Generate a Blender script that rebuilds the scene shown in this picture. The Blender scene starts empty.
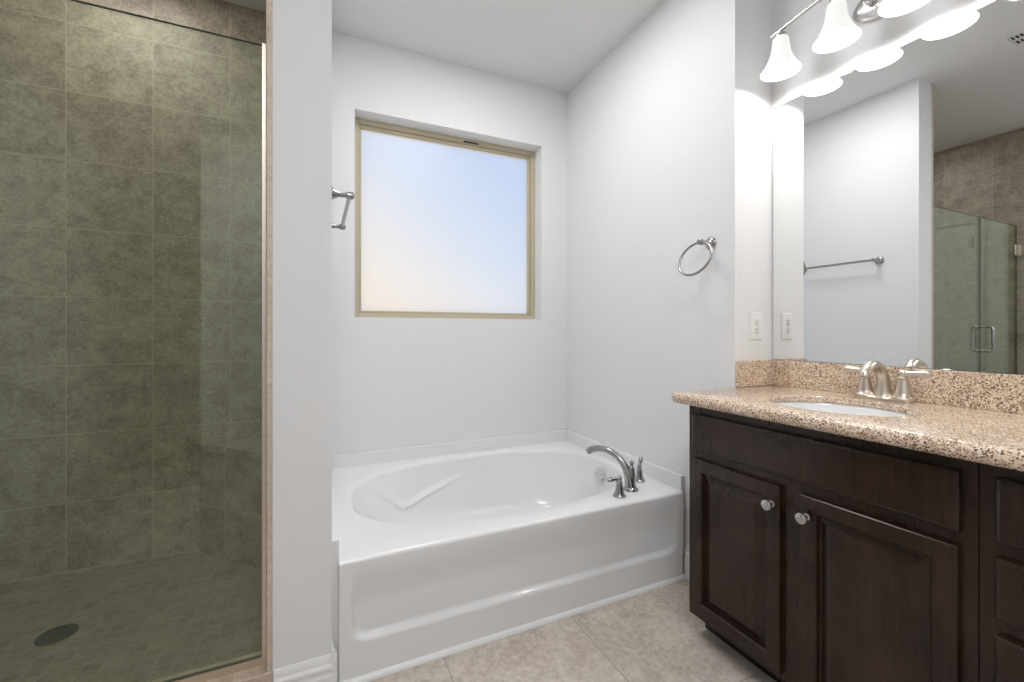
import bpy, bmesh, math, random
from mathutils import Vector, Matrix

# ---------------------------------------------------------------- camera, world, lights, exposure
SC = bpy.context.scene
COL = SC.collection
H = 1.14                                   # eye height
PI = math.pi

cam_d = bpy.data.cameras.new('camera')
cam = bpy.data.objects.new('camera', cam_d)
COL.objects.link(cam)
cam_d.sensor_width = 36.0
cam_d.lens = 429.9 / 1024 * 36.0
cam_d.shift_y = -9.8 / 1024
cam_d.clip_start = 0.02
cam.location = (0, 0, H)
cam.rotation_euler = (PI / 2, 0, -0.42697)
SC.camera = cam

SC.view_settings.view_transform = 'Standard'
SC.view_settings.look = 'None'
SC.view_settings.gamma = 1.0
SC.view_settings.use_curve_mapping = False
SC.view_settings.exposure = 0.06

SKY = 1.4        # sky strength
BULB = 2.7       # watts per vanity bulb
TUBFILL = 12.5   # added fill light between tub and vanity (above the frame)
REARFILL = 25.0      # unseen fill light added over the camera
SHOWERFILL = 5.2 # added fill light under the shower ceiling


def nd(t, kind, **kw):
    n = t.nodes.new(kind)
    for k, v in kw.items():
        if k in n.inputs:
            n.inputs[k].default_value = v
        else:
            setattr(n, k, v)
    return n


def make_world():
    w = bpy.data.worlds.new('sky')
    SC.world = w
    w.use_nodes = True
    t = w.node_tree
    t.nodes.clear()
    out = nd(t, 'ShaderNodeOutputWorld')
    bg = nd(t, 'ShaderNodeBackground', Strength=SKY)
    tc = nd(t, 'ShaderNodeTexCoord')
    # warm bright horizon to the left, deepening blue up and to the right
    dot = nd(t, 'ShaderNodeVectorMath', operation='DOT_PRODUCT')
    dot.inputs[1].default_value = (0.75, 0.0, 0.9)
    t.links.new(tc.outputs['Generated'], dot.inputs[0])
    ramp = nd(t, 'ShaderNodeValToRGB')
    cr = ramp.color_ramp
    cr.elements[0].position = 0.0
    cr.elements[0].color = (0.80, 0.74, 0.64, 1)
    cr.elements[1].position = 1.0
    cr.elements[1].color = (0.30, 0.45, 0.80, 1)
    for p, c in ((0.30, (1.05, 0.84, 0.56)), (0.42, (0.92, 0.84, 0.74)), (0.55, (0.52, 0.68, 0.92)), (0.70, (0.22, 0.48, 0.95))):
        e = cr.elements.new(p); e.color = (*c, 1)
    mp = nd(t, 'ShaderNodeMapRange')
    mp.inputs[1].default_value = -0.3
    mp.inputs[2].default_value = 1.0
    t.links.new(dot.outputs['Value'], mp.inputs[0])
    t.links.new(mp.outputs[0], ramp.inputs[0])
    t.links.new(ramp.outputs[0], bg.inputs[0])
    t.links.new(bg.outputs[0], out.inputs[0])


make_world()


def area(name, loc, rot, sx, sy, power, color):
    d = bpy.data.lights.new(name, 'AREA')
    d.shape = 'RECTANGLE'
    d.size, d.size_y = sx, sy
    d.energy = power
    d.color = color
    o = bpy.data.objects.new(name, d)
    COL.objects.link(o)
    o.location = loc
    o.rotation_euler = rot
    return o


# fill lights added to brighten tub, room and shower, all above the frame
area('tub_fill_light', (0.76, 1.62, 2.765), (0, 0, 0), 0.46, 0.46, TUBFILL, (0.99, 0.993, 1.0))
area('room_fill_light', (0.12, -0.35, 2.765), (0, 0, 0), 0.6, 0.6, REARFILL, (0.975, 0.988, 1.0))
area('shower_fill_light', (-0.78, 2.08, 2.765), (0, 0, 0), 0.40, 0.36, SHOWERFILL, (1.0, 0.97, 0.90))

# ---------------------------------------------------------------- helpers


def wloc(o):
    v = Vector((0, 0, 0))
    while o is not None:
        v = v + o.location
        o = o.parent
    return v


def obj(name, bm, mat, parent=None, origin=None, smooth=True, angle=35, bevel=0.0, seg=2):
    bm.normal_update()
    me = bpy.data.meshes.new(name)
    if origin is None:
        xs = [v.co for v in bm.verts]
        origin = Vector(((min(c.x for c in xs) + max(c.x for c in xs)) / 2,
                         (min(c.y for c in xs) + max(c.y for c in xs)) / 2,
                         min(c.z for c in xs)))
    origin = Vector(origin)
    bmesh.ops.translate(bm, verts=bm.verts[:], vec=-origin)
    bmesh.ops.recalc_face_normals(bm, faces=bm.faces[:])
    bm.to_mesh(me)
    bm.free()
    me.materials.append(mat)
    if smooth:
        for p in me.polygons:
            p.use_smooth = True
        me.set_sharp_from_angle(angle=math.radians(angle))
    o = bpy.data.objects.new(name, me)
    COL.objects.link(o)
    if parent is not None:
        o.parent = parent
        o.location = origin - wloc(parent)
    else:
        o.location = origin
    if bevel > 0:
        m = o.modifiers.new('bevel', 'BEVEL')
        m.width = bevel
        m.segments = seg
        m.limit_method = 'ANGLE'
        m.angle_limit = math.radians(40)
        m.harden_normals = False
    return o


def thing(name, label, cat, loc, group=None):
    o = bpy.data.objects.new(name, None)
    o.empty_display_size = 0.05
    COL.objects.link(o)
    o.location = loc
    o['label'] = label
    o['category'] = cat
    if group:
        o['group'] = group
    return o


def tag(o, label, cat, group=None):
    o['label'] = label
    o['category'] = cat
    if group:
        o['group'] = group
    return o


def struct(o):
    o['kind'] = 'structure'
    return o


def box(bm, x0, x1, y0, y1, z0, z1):
    v = [bm.verts.new((x, y, z)) for x in (x0, x1) for y in (y0, y1) for z in (z0, z1)]
    for f in ((0, 1, 3, 2), (4, 6, 7, 5), (0, 4, 5, 1), (2, 3, 7, 6), (0, 2, 6, 4), (1, 5, 7, 3)):
        bm.faces.new([v[i] for i in f])
    return v


def bxm(*a):
    bm = bmesh.new()
    box(bm, *a)
    return bm


def lathe(bm, prof, M=None, seg=32, sx=1.0, sy=1.0):
    """prof: list of (r, z); r<=0 closes with a point."""
    M = M or Matrix.Identity(4)
    rings = []
    for r, z in prof:
        if r <= 1e-6:
            rings.append([bm.verts.new(M @ Vector((0, 0, z)))])
        else:
            rings.append([bm.verts.new(M @ Vector((r * sx * math.cos(2 * PI * k / seg), r * sy * math.sin(2 * PI * k / seg), z))) for k in range(seg)])
    for a, b in zip(rings, rings[1:]):
        for k in range(seg):
            k2 = (k + 1) % seg
            if len(a) == 1 and len(b) == 1:
                continue
            if len(a) == 1:
                bm.faces.new((a[0], b[k], b[k2]))
            elif len(b) == 1:
                bm.faces.new((a[k], b[0], a[k2]))
            else:
                bm.faces.new((a[k], b[k], b[k2], a[k2]))
    return rings


def tube(bm, pts, rad, seg=14, closed=False, sq=None):
    """swept tube; rad scalar or list; sq=(a,b) flattens the section along frame axes"""
    pts = [Vector(p) for p in pts]
    n = len(pts)
    if not isinstance(rad, (list, tuple)):
        rad = [rad] * n
    tang = []
    for i in range(n):
        if closed:
            d = pts[(i + 1) % n] - pts[i - 1]
        else:
            d = pts[min(i + 1, n - 1)] - pts[max(i - 1, 0)]
        tang.append(d.normalized())
    up = Vector((0, 0, 1))
    if abs(tang[0].dot(up)) > 0.95:
        up = Vector((0, 1, 0))
    nrm = (up - tang[0] * up.dot(tang[0])).normalized()
    rings = []
    for i in range(n):
        nrm = (nrm - tang[i] * nrm.dot(tang[i])).normalized()
        bi = tang[i].cross(nrm)
        fa, fb = sq if sq else (1, 1)
        rings.append([bm.verts.new(pts[i] + (nrm * math.cos(2 * PI * k / seg) * fa + bi * math.sin(2 * PI * k / seg) * fb) * rad[i]) for k in range(seg)])
    m = n if closed else n - 1
    for i in range(m):
        a, b = rings[i], rings[(i + 1) % n]
        for k in range(seg):
            k2 = (k + 1) % seg
            bm.faces.new((a[k], a[k2], b[k2], b[k]))
    if not closed:
        bm.faces.new(rings[0][::-1])
        bm.faces.new(rings[-1])


def smooth_path(ctrl, n=40):
    """Catmull-Rom through control points (tuples of any length)"""
    c = [ctrl[0]] + list(ctrl) + [ctrl[-1]]
    out = []
    segs = len(ctrl) - 1
    for i in range(segs):
        p0, p1, p2, p3 = c[i], c[i + 1], c[i + 2], c[i + 3]
        steps = max(2, n // segs)
        for s in range(steps + (1 if i == segs - 1 else 0)):
            t = s / steps
            out.append(tuple(0.5 * (2 * b + (-a + cc) * t + (2 * a - 5 * b + 4 * cc - d) * t * t + (-a + 3 * b - 3 * cc + d) * t ** 3)
                             for a, b, cc, d in zip(p0, p1, p2, p3)))
    return out


def rotM(loc, axis):
    """matrix placing local +z along the given axis"""
    q = Vector((0, 0, 1)).rotation_difference(Vector(axis).normalized())
    return Matrix.Translation(Vector(loc)) @ q.to_matrix().to_4x4()


# ---------------------------------------------------------------- materials


def new_mat(name):
    m = bpy.data.materials.new(name)
    m.use_nodes = True
    t = m.node_tree
    t.nodes.clear()
    out = t.nodes.new('ShaderNodeOutputMaterial')
    b = t.nodes.new('ShaderNodeBsdfPrincipled')
    t.links.new(b.outputs[0], out.inputs[0])
    return m, t, b, out


def plain(name, col, rough=0.5, metal=0.0, coat=0.0, bump=None, spec=0.5):
    m, t, b, _ = new_mat(name)
    b.inputs['Base Color'].default_value = (*col, 1)
    b.inputs['Roughness'].default_value = rough
    b.inputs['Metallic'].default_value = metal
    b.inputs['Coat Weight'].default_value = coat
    b.inputs['Specular IOR Level'].default_value = spec
    if bump:
        sc, st, dist = bump
        g = nd(t, 'ShaderNodeNewGeometry')
        n = nd(t, 'ShaderNodeTexNoise', Scale=sc, Detail=3.0)
        t.links.new(g.outputs['Position'], n.inputs['Vector'])
        bp = nd(t, 'ShaderNodeBump', Strength=st, Distance=dist)
        t.links.new(n.outputs[0], bp.inputs['Height'])
        t.links.new(bp.outputs[0], b.inputs['Normal'])
    return m


def metal_mat(name, col, rough):
    m, t, b, _ = new_mat(name)
    b.inputs['Metallic'].default_value = 1.0
    b.inputs['Base Color'].default_value = (*col, 1)
    g = nd(t, 'ShaderNodeNewGeometry')
    n = nd(t, 'ShaderNodeTexNoise', Scale=260.0, Detail=2.0)
    t.links.new(g.outputs['Position'], n.inputs['Vector'])
    mr = nd(t, 'ShaderNodeMapRange')
    mr.inputs[3].default_value = rough * 0.85
    mr.inputs[4].default_value = rough * 1.2
    t.links.new(n.outputs[0], mr.inputs[0])
    t.links.new(mr.outputs[0], b.inputs['Roughness'])
    return m


def math_n(t, op, a, b=None, c=None):
    n = t.nodes.new('ShaderNodeMath')
    n.operation = op
    for i, v in enumerate((a, b, c)):
        if v is None:
            continue
        if isinstance(v, (int, float)):
            n.inputs[i].default_value = v
        else:
            t.links.new(v, n.inputs[i])
    return n.outputs[0]


def mixc(t, fac, a, b, mode='MIX'):
    n = t.nodes.new('ShaderNodeMix')
    n.data_type = 'RGBA'
    n.blend_type = mode
    for i, v in ((0, fac), (6, a), (7, b)):
        if isinstance(v, (int, float)):
            n.inputs[i].default_value = v
        elif isinstance(v, tuple):
            n.inputs[i].default_value = (*v, 1)
        else:
            t.links.new(v, n.inputs[i])
    return n.outputs[2]


def tile_mat(name, au, av, ou, ov, su, sv, c_dark, c_mid, c_light, grout, gw=0.003, rough=0.45, bump=0.25, stagger=0.0, rot=0.0, streak=1.0, nscale=7.0, vary=0.10):
    m, t, b, _ = new_mat(name)
    g = nd(t, 'ShaderNodeNewGeometry')
    pos = g.outputs['Position']
    if rot:
        r = nd(t, 'ShaderNodeVectorRotate', rotation_type='Z_AXIS')
        r.inputs['Angle'].default_value = rot
        t.links.new(pos, r.inputs['Vector'])
        posr = r.outputs[0]
    else:
        posr = pos
    sp = nd(t, 'ShaderNodeSeparateXYZ')
    t.links.new(posr, sp.inputs[0])
    U = math_n(t, 'DIVIDE', math_n(t, 'SUBTRACT', sp.outputs[au], ou), su)
    V = math_n(t, 'DIVIDE', math_n(t, 'SUBTRACT', sp.outputs[av], ov), sv)
    fv = math_n(t, 'FLOOR', V)
    if stagger:
        U = math_n(t, 'ADD', U, math_n(t, 'MULTIPLY', fv, stagger))
    fu = math_n(t, 'FLOOR', U)
    ru = math_n(t, 'FRACT', U)
    rv = math_n(t, 'FRACT', V)
    eu = math_n(t, 'MULTIPLY', math_n(t, 'MINIMUM', ru, math_n(t, 'SUBTRACT', 1.0, ru)), su)
    ev = math_n(t, 'MULTIPLY', math_n(t, 'MINIMUM', rv, math_n(t, 'SUBTRACT', 1.0, rv)), sv)
    e = math_n(t, 'MINIMUM', eu, ev)
    mr = nd(t, 'ShaderNodeMapRange')
    mr.inputs[1].default_value = gw * 0.35
    mr.inputs[2].default_value = gw * 0.65
    t.links.new(e, mr.inputs[0])
    body = mr.outputs[0]                       # 0 in grout, 1 on tile
    idv = nd(t, 'ShaderNodeCombineXYZ')
    t.links.new(fu, idv.inputs[0]); t.links.new(fv, idv.inputs[1])
    wn = nd(t, 'ShaderNodeTexWhiteNoise')
    t.links.new(idv.outputs[0], wn.inputs['Vector'])
    off = nd(t, 'ShaderNodeVectorMath', operation='SCALE')
    off.inputs['Scale'].default_value = 13.0
    t.links.new(wn.outputs['Color'], off.inputs[0])
    add = nd(t, 'ShaderNodeVectorMath', operation='ADD')
    t.links.new(pos, add.inputs[0]); t.links.new(off.outputs[0], add.inputs[1])
    stm = nd(t, 'ShaderNodeVectorMath', operation='MULTIPLY')
    sc = [1.0, 1.0, 1.0]
    sc[av] = streak
    stm.inputs[1].default_value = sc
    t.links.new(add.outputs[0], stm.inputs[0])
    n1 = nd(t, 'ShaderNodeTexNoise', Scale=nscale, Detail=10.0, Roughness=0.78, Distortion=0.25)
    t.links.new(stm.outputs[0], n1.inputs['Vector'])
    n2 = nd(t, 'ShaderNodeTexNoise', Scale=nscale * 9, Detail=4.0, Roughness=0.75)
    t.links.new(stm.outputs[0], n2.inputs['Vector'])
    rp = nd(t, 'ShaderNodeValToRGB')
    cr = rp.color_ramp
    cr.elements[0].position = 0.40; cr.elements[0].color = (*c_dark, 1)
    cr.elements[1].position = 0.60; cr.elements[1].color = (*c_light, 1)
    k = cr.elements.new(0.50); k.color = (*c_mid, 1)
    mixv = math_n(t, 'ADD', math_n(t, 'MULTIPLY', n1.outputs[0], 0.58), math_n(t, 'MULTIPLY', n2.outputs[0], 0.42))
    t.links.new(mixv, rp.inputs[0])
    val = math_n(t, 'ADD', 1.0 - vary / 2, math_n(t, 'MULTIPLY', wn.outputs['Value'], vary))
    cv = nd(t, 'ShaderNodeCombineColor')
    for i in range(3):
        t.links.new(val, cv.inputs[i])
    c = mixc(t, 1.0, rp.outputs[0], cv.outputs[0], 'MULTIPLY')
    c = mixc(t, body, grout, c)
    t.links.new(c, b.inputs['Base Color'])
    b.inputs['Roughness'].default_value = rough
    hgt = math_n(t, 'ADD', math_n(t, 'MULTIPLY', body, 0.8), math_n(t, 'MULTIPLY', mixv, 0.5))
    bp = nd(t, 'ShaderNodeBump', Strength=bump, Distance=0.002)
    t.links.new(hgt, bp.inputs['Height'])
    t.links.new(bp.outputs[0], b.inputs['Normal'])
    return m


def granite_mat():
    m, t, b, _ = new_mat('speckled_granite')
    g = nd(t, 'ShaderNodeNewGeometry')
    P = g.outputs['Position']

    def vor(scale, rnd=1.0):
        v = nd(t, 'ShaderNodeTexVoronoi', Scale=scale)
        v.inputs['Randomness'].default_value = rnd
        t.links.new(P, v.inputs['Vector'])
        s = nd(t, 'ShaderNodeSeparateColor')
        t.links.new(v.outputs['Color'], s.inputs[0])
        return s
    a = vor(330.0)
    bb = vor(380.0)
    n = nd(t, 'ShaderNodeTexNoise', Scale=22.0, Detail=4.0)
    t.links.new(P, n.inputs['Vector'])
    rp = nd(t, 'ShaderNodeValToRGB')
    cr = rp.color_ramp
    cr.interpolation = 'CONSTANT'
    cr.elements[0].position = 0.0; cr.elements[0].color = (0.09, 0.065, 0.05, 1)
    cr.elements[1].position = 0.08; cr.elements[1].color = (0.33, 0.22, 0.14, 1)
    for p, c in ((0.20, (0.54, 0.37, 0.25)), (0.33, (0.69, 0.51, 0.36)), (0.52, (0.81, 0.65, 0.50)), (0.74, (0.90, 0.79, 0.68))):
        k = cr.elements.new(p); k.color = (*c, 1)
    f = math_n(t, 'ADD', math_n(t, 'MULTIPLY', a.outputs[0], 0.85), math_n(t, 'MULTIPLY', math_n(t, 'SUBTRACT', n.outputs[0], 0.35), 0.35))
    t.links.new(f, rp.inputs[0])
    dark = math_n(t, 'LESS_THAN', bb.outputs[1], 0.07)
    c = mixc(t, dark, rp.outputs[0], (0.06, 0.05, 0.045))
    t.links.new(c, b.inputs['Base Color'])
    b.inputs['Roughness'].default_value = 0.14
    return m


def wood_mat():
    m, t, b, _ = new_mat('espresso_stained_wood')
    tc = nd(t, 'ShaderNodeNewGeometry')
    mp = nd(t, 'ShaderNodeVectorMath', operation='MULTIPLY')
    mp.inputs[1].default_value = (14, 14, 1.6)
    t.links.new(tc.outputs['Position'], mp.inputs[0])
    n = nd(t, 'ShaderNodeTexNoise', Scale=5.0, Detail=6.0, Roughness=0.6, Distortion=0.6)
    t.links.new(mp.outputs[0], n.inputs['Vector'])
    n2 = nd(t, 'ShaderNodeTexNoise', Scale=6.0, Detail=2.0)
    t.links.new(tc.outputs['Position'], n2.inputs['Vector'])
    rp = nd(t, 'ShaderNodeValToRGB')
    cr = rp.color_ramp
    cr.elements[0].position = 0.3; cr.elements[0].color = (0.010, 0.0048, 0.0032, 1)
    cr.elements[1].position = 0.75; cr.elements[1].color = (0.048, 0.0235, 0.0145, 1)
    t.links.new(math_n(t, 'ADD', math_n(t, 'MULTIPLY', n.outputs[0], 0.4), math_n(t, 'MULTIPLY', n2.outputs[0], 0.6)), rp.inputs[0])
    t.links.new(rp.outputs[0], b.inputs['Base Color'])
    b.inputs['Roughness'].default_value = 0.21
    b.inputs['Specular IOR Level'].default_value = 0.42
    bp = nd(t, 'ShaderNodeBump', Strength=0.012, Distance=0.001)
    t.links.new(n.outputs[0], bp.inputs['Height'])
    t.links.new(bp.outputs[0], b.inputs['Normal'])
    return m


def clear_glass(name, tint, ior=1.5, rough=0.0):
    """thin-walled panel: tinted see-through plus a fresnel reflection"""
    m, t, b, out = new_mat(name)
    t.nodes.remove(b)
    tr = nd(t, 'ShaderNodeBsdfTransparent')
    tr.inputs[0].default_value = (*tint, 1)
    gl = nd(t, 'ShaderNodeBsdfGlossy')
    gl.inputs['Roughness'].default_value = rough
    gl.inputs['Color'].default_value = (0.86, 0.95, 0.86, 1)
    fr = nd(t, 'ShaderNodeFresnel')
    gb = nd(t, 'ShaderNodeNewGeometry')          # the same reflectance on both faces of the thin panel
    t.links.new(math_n(t, 'ADD', ior, math_n(t, 'MULTIPLY', gb.outputs['Backfacing'], 1.0 / ior - ior)), fr.inputs['IOR'])
    mx = nd(t, 'ShaderNodeMixShader')
    t.links.new(fr.outputs[0], mx.inputs[0])
    t.links.new(tr.outputs[0], mx.inputs[1])
    t.links.new(gl.outputs[0], mx.inputs[2])
    t.links.new(mx.outputs[0], out.inputs[0])
    return m


def frosted_glass():
    m, t, b, out = new_mat('obscure_glass')
    b.inputs['Base Color'].default_value = (1, 1, 1, 1)
    b.inputs['Transmission Weight'].default_value = 1.0
    b.inputs['Roughness'].default_value = 0.34
    b.inputs['IOR'].default_value = 1.35
    g = nd(t, 'ShaderNodeNewGeometry')
    n = nd(t, 'ShaderNodeTexNoise', Scale=170.0, Detail=2.0)
    t.links.new(g.outputs['Position'], n.inputs['Vector'])
    bp = nd(t, 'ShaderNodeBump', Strength=0.25, Distance=0.002)
    t.links.new(n.outputs[0], bp.inputs['Height'])
    t.links.new(bp.outputs[0], b.inputs['Normal'])
    tl = nd(t, 'ShaderNodeBsdfTranslucent')      # the etched surface scatters part of the daylight
    mx = nd(t, 'ShaderNodeMixShader')
    mx.inputs[0].default_value = 0.40
    t.links.new(b.outputs[0], mx.inputs[1])
    t.links.new(tl.outputs[0], mx.inputs[2])
    t.links.new(mx.outputs[0], out.inputs[0])
    return m


def shade_mat():
    m, t, b, out = new_mat('lit_opal_glass')
    b.inputs['Base Color'].default_value = (0.42, 0.42, 0.415, 1)
    b.inputs['Roughness'].default_value = 0.25
    b.inputs['Emission Color'].default_value = (1.0, 0.985, 0.96, 1)
    b.inputs['Emission Strength'].default_value = 0.62
    return m


M = {}
M['wall'] = plain('white_wall_paint', (0.80, 0.80, 0.805), 0.65, bump=(120.0, 0.18, 0.002), spec=0.3)
M['ceil'] = plain('white_ceiling_paint', (0.80, 0.80, 0.80), 0.8, bump=(90.0, 0.2, 0.002), spec=0.2)
M['trim'] = plain('white_trim_paint', (0.84, 0.84, 0.84), 0.35)
M['acrylic'] = plain('white_acrylic', (0.83, 0.835, 0.84), 0.16, coat=0.3)
M['porcelain'] = plain('white_porcelain', (0.86, 0.86, 0.86), 0.08, coat=0.4)
M['nickel'] = metal_mat('brushed_nickel', (0.56, 0.55, 0.54), 0.22)
M['steel'] = metal_mat('satin_steel', (0.36, 0.355, 0.35), 0.24)
M['champagne'] = metal_mat('champagne_nickel', (0.64, 0.575, 0.49), 0.30)
M['chrome'] = metal_mat('polished_chrome', (0.75, 0.75, 0.75), 0.06)
M['channel'] = metal_mat('tan_nickel_channel', (0.74, 0.64, 0.55), 0.40)
M['dark'] = plain('dark_grate', (0.03, 0.03, 0.032), 0.45, metal=0.3)
M['black'] = plain('black_slot', (0.01, 0.01, 0.01), 0.7)
M['plastic'] = plain('white_plastic', (0.83, 0.83, 0.82), 0.3)
M['tan'] = plain('tan_vinyl', (0.53, 0.47, 0.335), 0.45)
M['wood'] = wood_mat()
M['granite'] = granite_mat()
M['glass'] = clear_glass('green_tinted_glass', (0.955, 0.985, 0.935), 1.62)
M['frost'] = frosted_glass()
M['glass_edge'] = plain('dark_green_glass_edge', (0.035, 0.06, 0.045), 0.2)
M['shade'] = shade_mat()
_m, _t, _b, _o = new_mat('mirror_silver')
_b.inputs['Metallic'].default_value = 1.0
_b.inputs['Base Color'].default_value = (0.90, 0.91, 0.91, 1)
_b.inputs['Roughness'].default_value = 0.0
M['mirror'] = _m

TD, TM, TL, TG = (0.20, 0.165, 0.125), (0.335, 0.29, 0.23), (0.46, 0.405, 0.32), (0.50, 0.445, 0.36)
TZ = 0.989
M['tile_y'] = tile_mat('taupe_wall_tile', 0, 2, -0.9996, TZ, 0.3045, 0.3015, TD, TM, TL, TG, streak=1.15, nscale=9.0)
M['tile_x'] = tile_mat('taupe_wall_tile_side', 1, 2, 2.526, TZ, 0.3045, 0.3015, TD, TM, TL, TG, streak=1.15, nscale=9.0)
M['tile_bench'] = tile_mat('taupe_bench_tile', 0, 2, -0.391, 0.30, 0.2153, 0.3045, TD, TM, TL, TG, streak=1.15, nscale=9.0)
M['mosaic'] = tile_mat('taupe_mosaic_floor_tile', 0, 1, 0.0, 0.0, 0.052, 0.052, (0.155, 0.127, 0.095), (0.25, 0.215, 0.17), (0.33, 0.29, 0.235), (0.30, 0.26, 0.21), gw=0.004, nscale=9.0, vary=0.16, streak=2.0)
M['curb'] = tile_mat('beige_curb_tile', 0, 1, -0.213, 1.3, 0.3045, 0.6, (0.42, 0.33, 0.25), (0.52, 0.42, 0.33), (0.60, 0.50, 0.40), (0.62, 0.55, 0.46), gw=0.003)
M['jamb'] = tile_mat('beige_jamb_tile', 0, 2, -0.3, TZ, 0.6, 0.3045, (0.50, 0.40, 0.30), (0.60, 0.50, 0.39), (0.68, 0.58, 0.47), (0.62, 0.55, 0.46), gw=0.003)
M['floor'] = tile_mat('beige_stone_floor_tile', 0, 1, 0.405, 0.9655, 0.519, 0.519, (0.40, 0.34, 0.29), (0.53, 0.465, 0.405), (0.65, 0.585, 0.52), (0.36, 0.31, 0.26), gw=0.004, nscale=5.5, rough=0.4, vary=0.08, bump=0.12, streak=0.9)

# ---------------------------------------------------------------- dimensions (z measured from the floor)
XT = 1.564      # wall beside the tub
XM = 1.793       # mirror wall
XP0, XP1 = -0.117, 0.043   # partition between shower and tub
XL = -1.58      # left wall
XTS = -0.134    # tiled face of the partition in the shower
YP = 1.435      # end of the partition
YS = 1.227      # side of the vanity alcove
YB = 2.526      # back wall
YR = -2.6       # rear wall
ZC = 1.633 + H  # ceiling
YT = 1.481      # tub apron
DECK = 0.400
T = 0.12

# ---------------------------------------------------------------- room shell
struct(obj('floor', bxm(XL - T, XM + T, YR - T, YB + T, -0.10, 0.0), M['floor'], smooth=False))
struct(obj('ceiling', bxm(XL - T, XM + T, YR - T, YB + 0.16, ZC, ZC + 0.1), M['ceil'], smooth=False))

WX0, WX1, WZ0, WZ1 = 0.193, 1.367, 0.078 + H, 1.232 + H     # window opening
bm = bmesh.new()
YB2 = YB + 0.16
for a in ((XP0, WX0, YB, YB2, 0, ZC), (WX1, XM + T, YB, YB2, 0, ZC), (WX0, WX1, YB, YB2, 0, WZ0), (WX0, WX1, YB, YB2, WZ1, ZC)):
    box(bm, *a)
struct(obj('wall_back', bm, M['wall'], smooth=False))
struct(obj('wall_shower', bxm(XL - T, XP0, YB, YB2, 0, ZC), M['tile_y'], smooth=False))
struct(obj('wall_right', bxm(XT, XM + T, YS, YB, 0, ZC), M['wall'], smooth=False))
struct(obj('wall_vanity', bxm(XM, XM + T, YR - T, YS, 0, ZC), M['wall'], smooth=False))
struct(obj('wall_partition', bxm(XP0, XP1, YP, YB, 0, ZC), M['wall'], smooth=False))
DY0, DY1, DZ = 0.42, 1.222, 2.075           # door opening in the left wall
bm = bmesh.new()
for a in ((XL - T, XL, YR - T, DY0, 0, ZC), (XL - T, XL, DY1, 1.42, 0, ZC), (XL - T, XL, DY0, DY1, DZ, ZC)):
    box(bm, *a)
struct(obj('wall_left', bm, M['wall'], smooth=False))
struct(obj('wall_shower_left', bxm(XL - T, XL, 1.42, YB, 0, ZC), M['tile_x'], smooth=False))
bm = bmesh.new()
for a in ((XL - T, -0.80, YR - T, YR, 0, ZC), (-0.80, XM + T, YR - T, -1.0, 0, ZC)):
    box(bm, *a)
struct(obj('wall_rear', bm, M['wall'], smooth=False))
# tiled skin on the shower side of the partition
struct(obj('wall_shower_right', bxm(XTS, XP0, YP + 0.003, YB, 0, ZC), M['tile_x'], smooth=False))

struct(obj('trim_3', bxm(XTS + 0.002, XP0 - 0.0005, YP - 0.004, YP + 0.0025, 0.150, ZC), M['jamb'], bevel=0.002))

# shower pan floor and curb
SF = 0.07
struct(obj('floor_shower', bxm(XL, XTS, 1.52, YB, 0.0, SF), M['mosaic'], smooth=False))
struct(obj('trim_1', bxm(XL, XP0, 1.425, 1.535, 0.0, 0.150), M['curb'], bevel=0.004))


def baseboard(name, p0, p1, n, h=0.135, th=0.015):
    """profiled baseboard from p0 to p1 on the floor, n = outward normal"""
    prof = [(0, 0), (th, 0), (th, h * 0.60), (th * 0.80, h * 0.64), (th * 0.80, h * 0.70), (th * 0.95, h * 0.73), (th * 0.95, h * 0.79),
            (th * 0.6, h * 0.85), (th * 0.55, h * 0.93), (th * 0.25, h), (0, h)]
    bm = bmesh.new()
    rings = []
    for p in (p0, p1):
        rings.append([bm.verts.new((p[0] + n[0] * d, p[1] + n[1] * d, z)) for d, z in prof])
    k = len(prof)
    for i in range(k):
        j = (i + 1) % k
        bm.faces.new((rings[0][i], rings[0][j], rings[1][j], rings[1][i]))
    bm.faces.new(rings[0][::-1]); bm.faces.new(rings[1])
    return struct(obj(name, bm, M['trim'], angle=25))


BBH = 0.148
baseboard('baseboard_partition', (XP0 + 0.004, YP), (XP1 + 0.014, YP), (0, -1), h=BBH)
baseboard('baseboard_partition_side', (XP1, YP - 0.0145), (XP1, YT - 0.001), (1, 0), h=BBH + 0.014)
baseboard('baseboard_right', (XT, YS + 0.0), (XT, YT - 0.001), (-1, 0), h=BBH)
baseboard('baseboard_left', (XL, YR), (XL, DY0 - 0.07), (1, 0), h=BBH)
baseboard('baseboard_left_side', (XL, DY1 + 0.07), (XL, 1.42), (1, 0), h=BBH)
baseboard('baseboard_vanity', (XM, -1.0), (XM, -0.02), (-1, 0), h=BBH)
# quarter-round along the tub foot
bm = bmesh.new()
pr = [(0, 0)] + [(0.014 * math.cos(a * PI / 12), 0.016 * math.sin(a * PI / 12)) for a in range(7)]
rg = [[bm.verts.new((x, YT - d, z)) for d, z in pr] for x in (XP1 + 0.016, XT - 0.016)]
for i in range(len(pr)):
    j = (i + 1) % len(pr)
    bm.faces.new((rg[0][i], rg[0][j], rg[1][j], rg[1][i]))
bm.faces.new(rg[0][::-1]); bm.faces.new(rg[1])
struct(obj('trim_2', bm, M['trim'], angle=50))


# ---------------------------------------------------------------- window
def frame_bm(x0, x1, z0, z1, y0, y1, w, wt=None, wb=None):
    bm = bmesh.new()
    wt = wt or w
    wb = wb or w
    box(bm, x0, x0 + w, y0, y1, z0, z1)
    box(bm, x1 - w, x1, y0, y1, z0, z1)
    box(bm, x0 + w, x1 - w, y0, y1, z1 - wt, z1)
    box(bm, x0 + w, x1 - w, y0, y1, z0, z0 + wb)
    return bm


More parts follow.
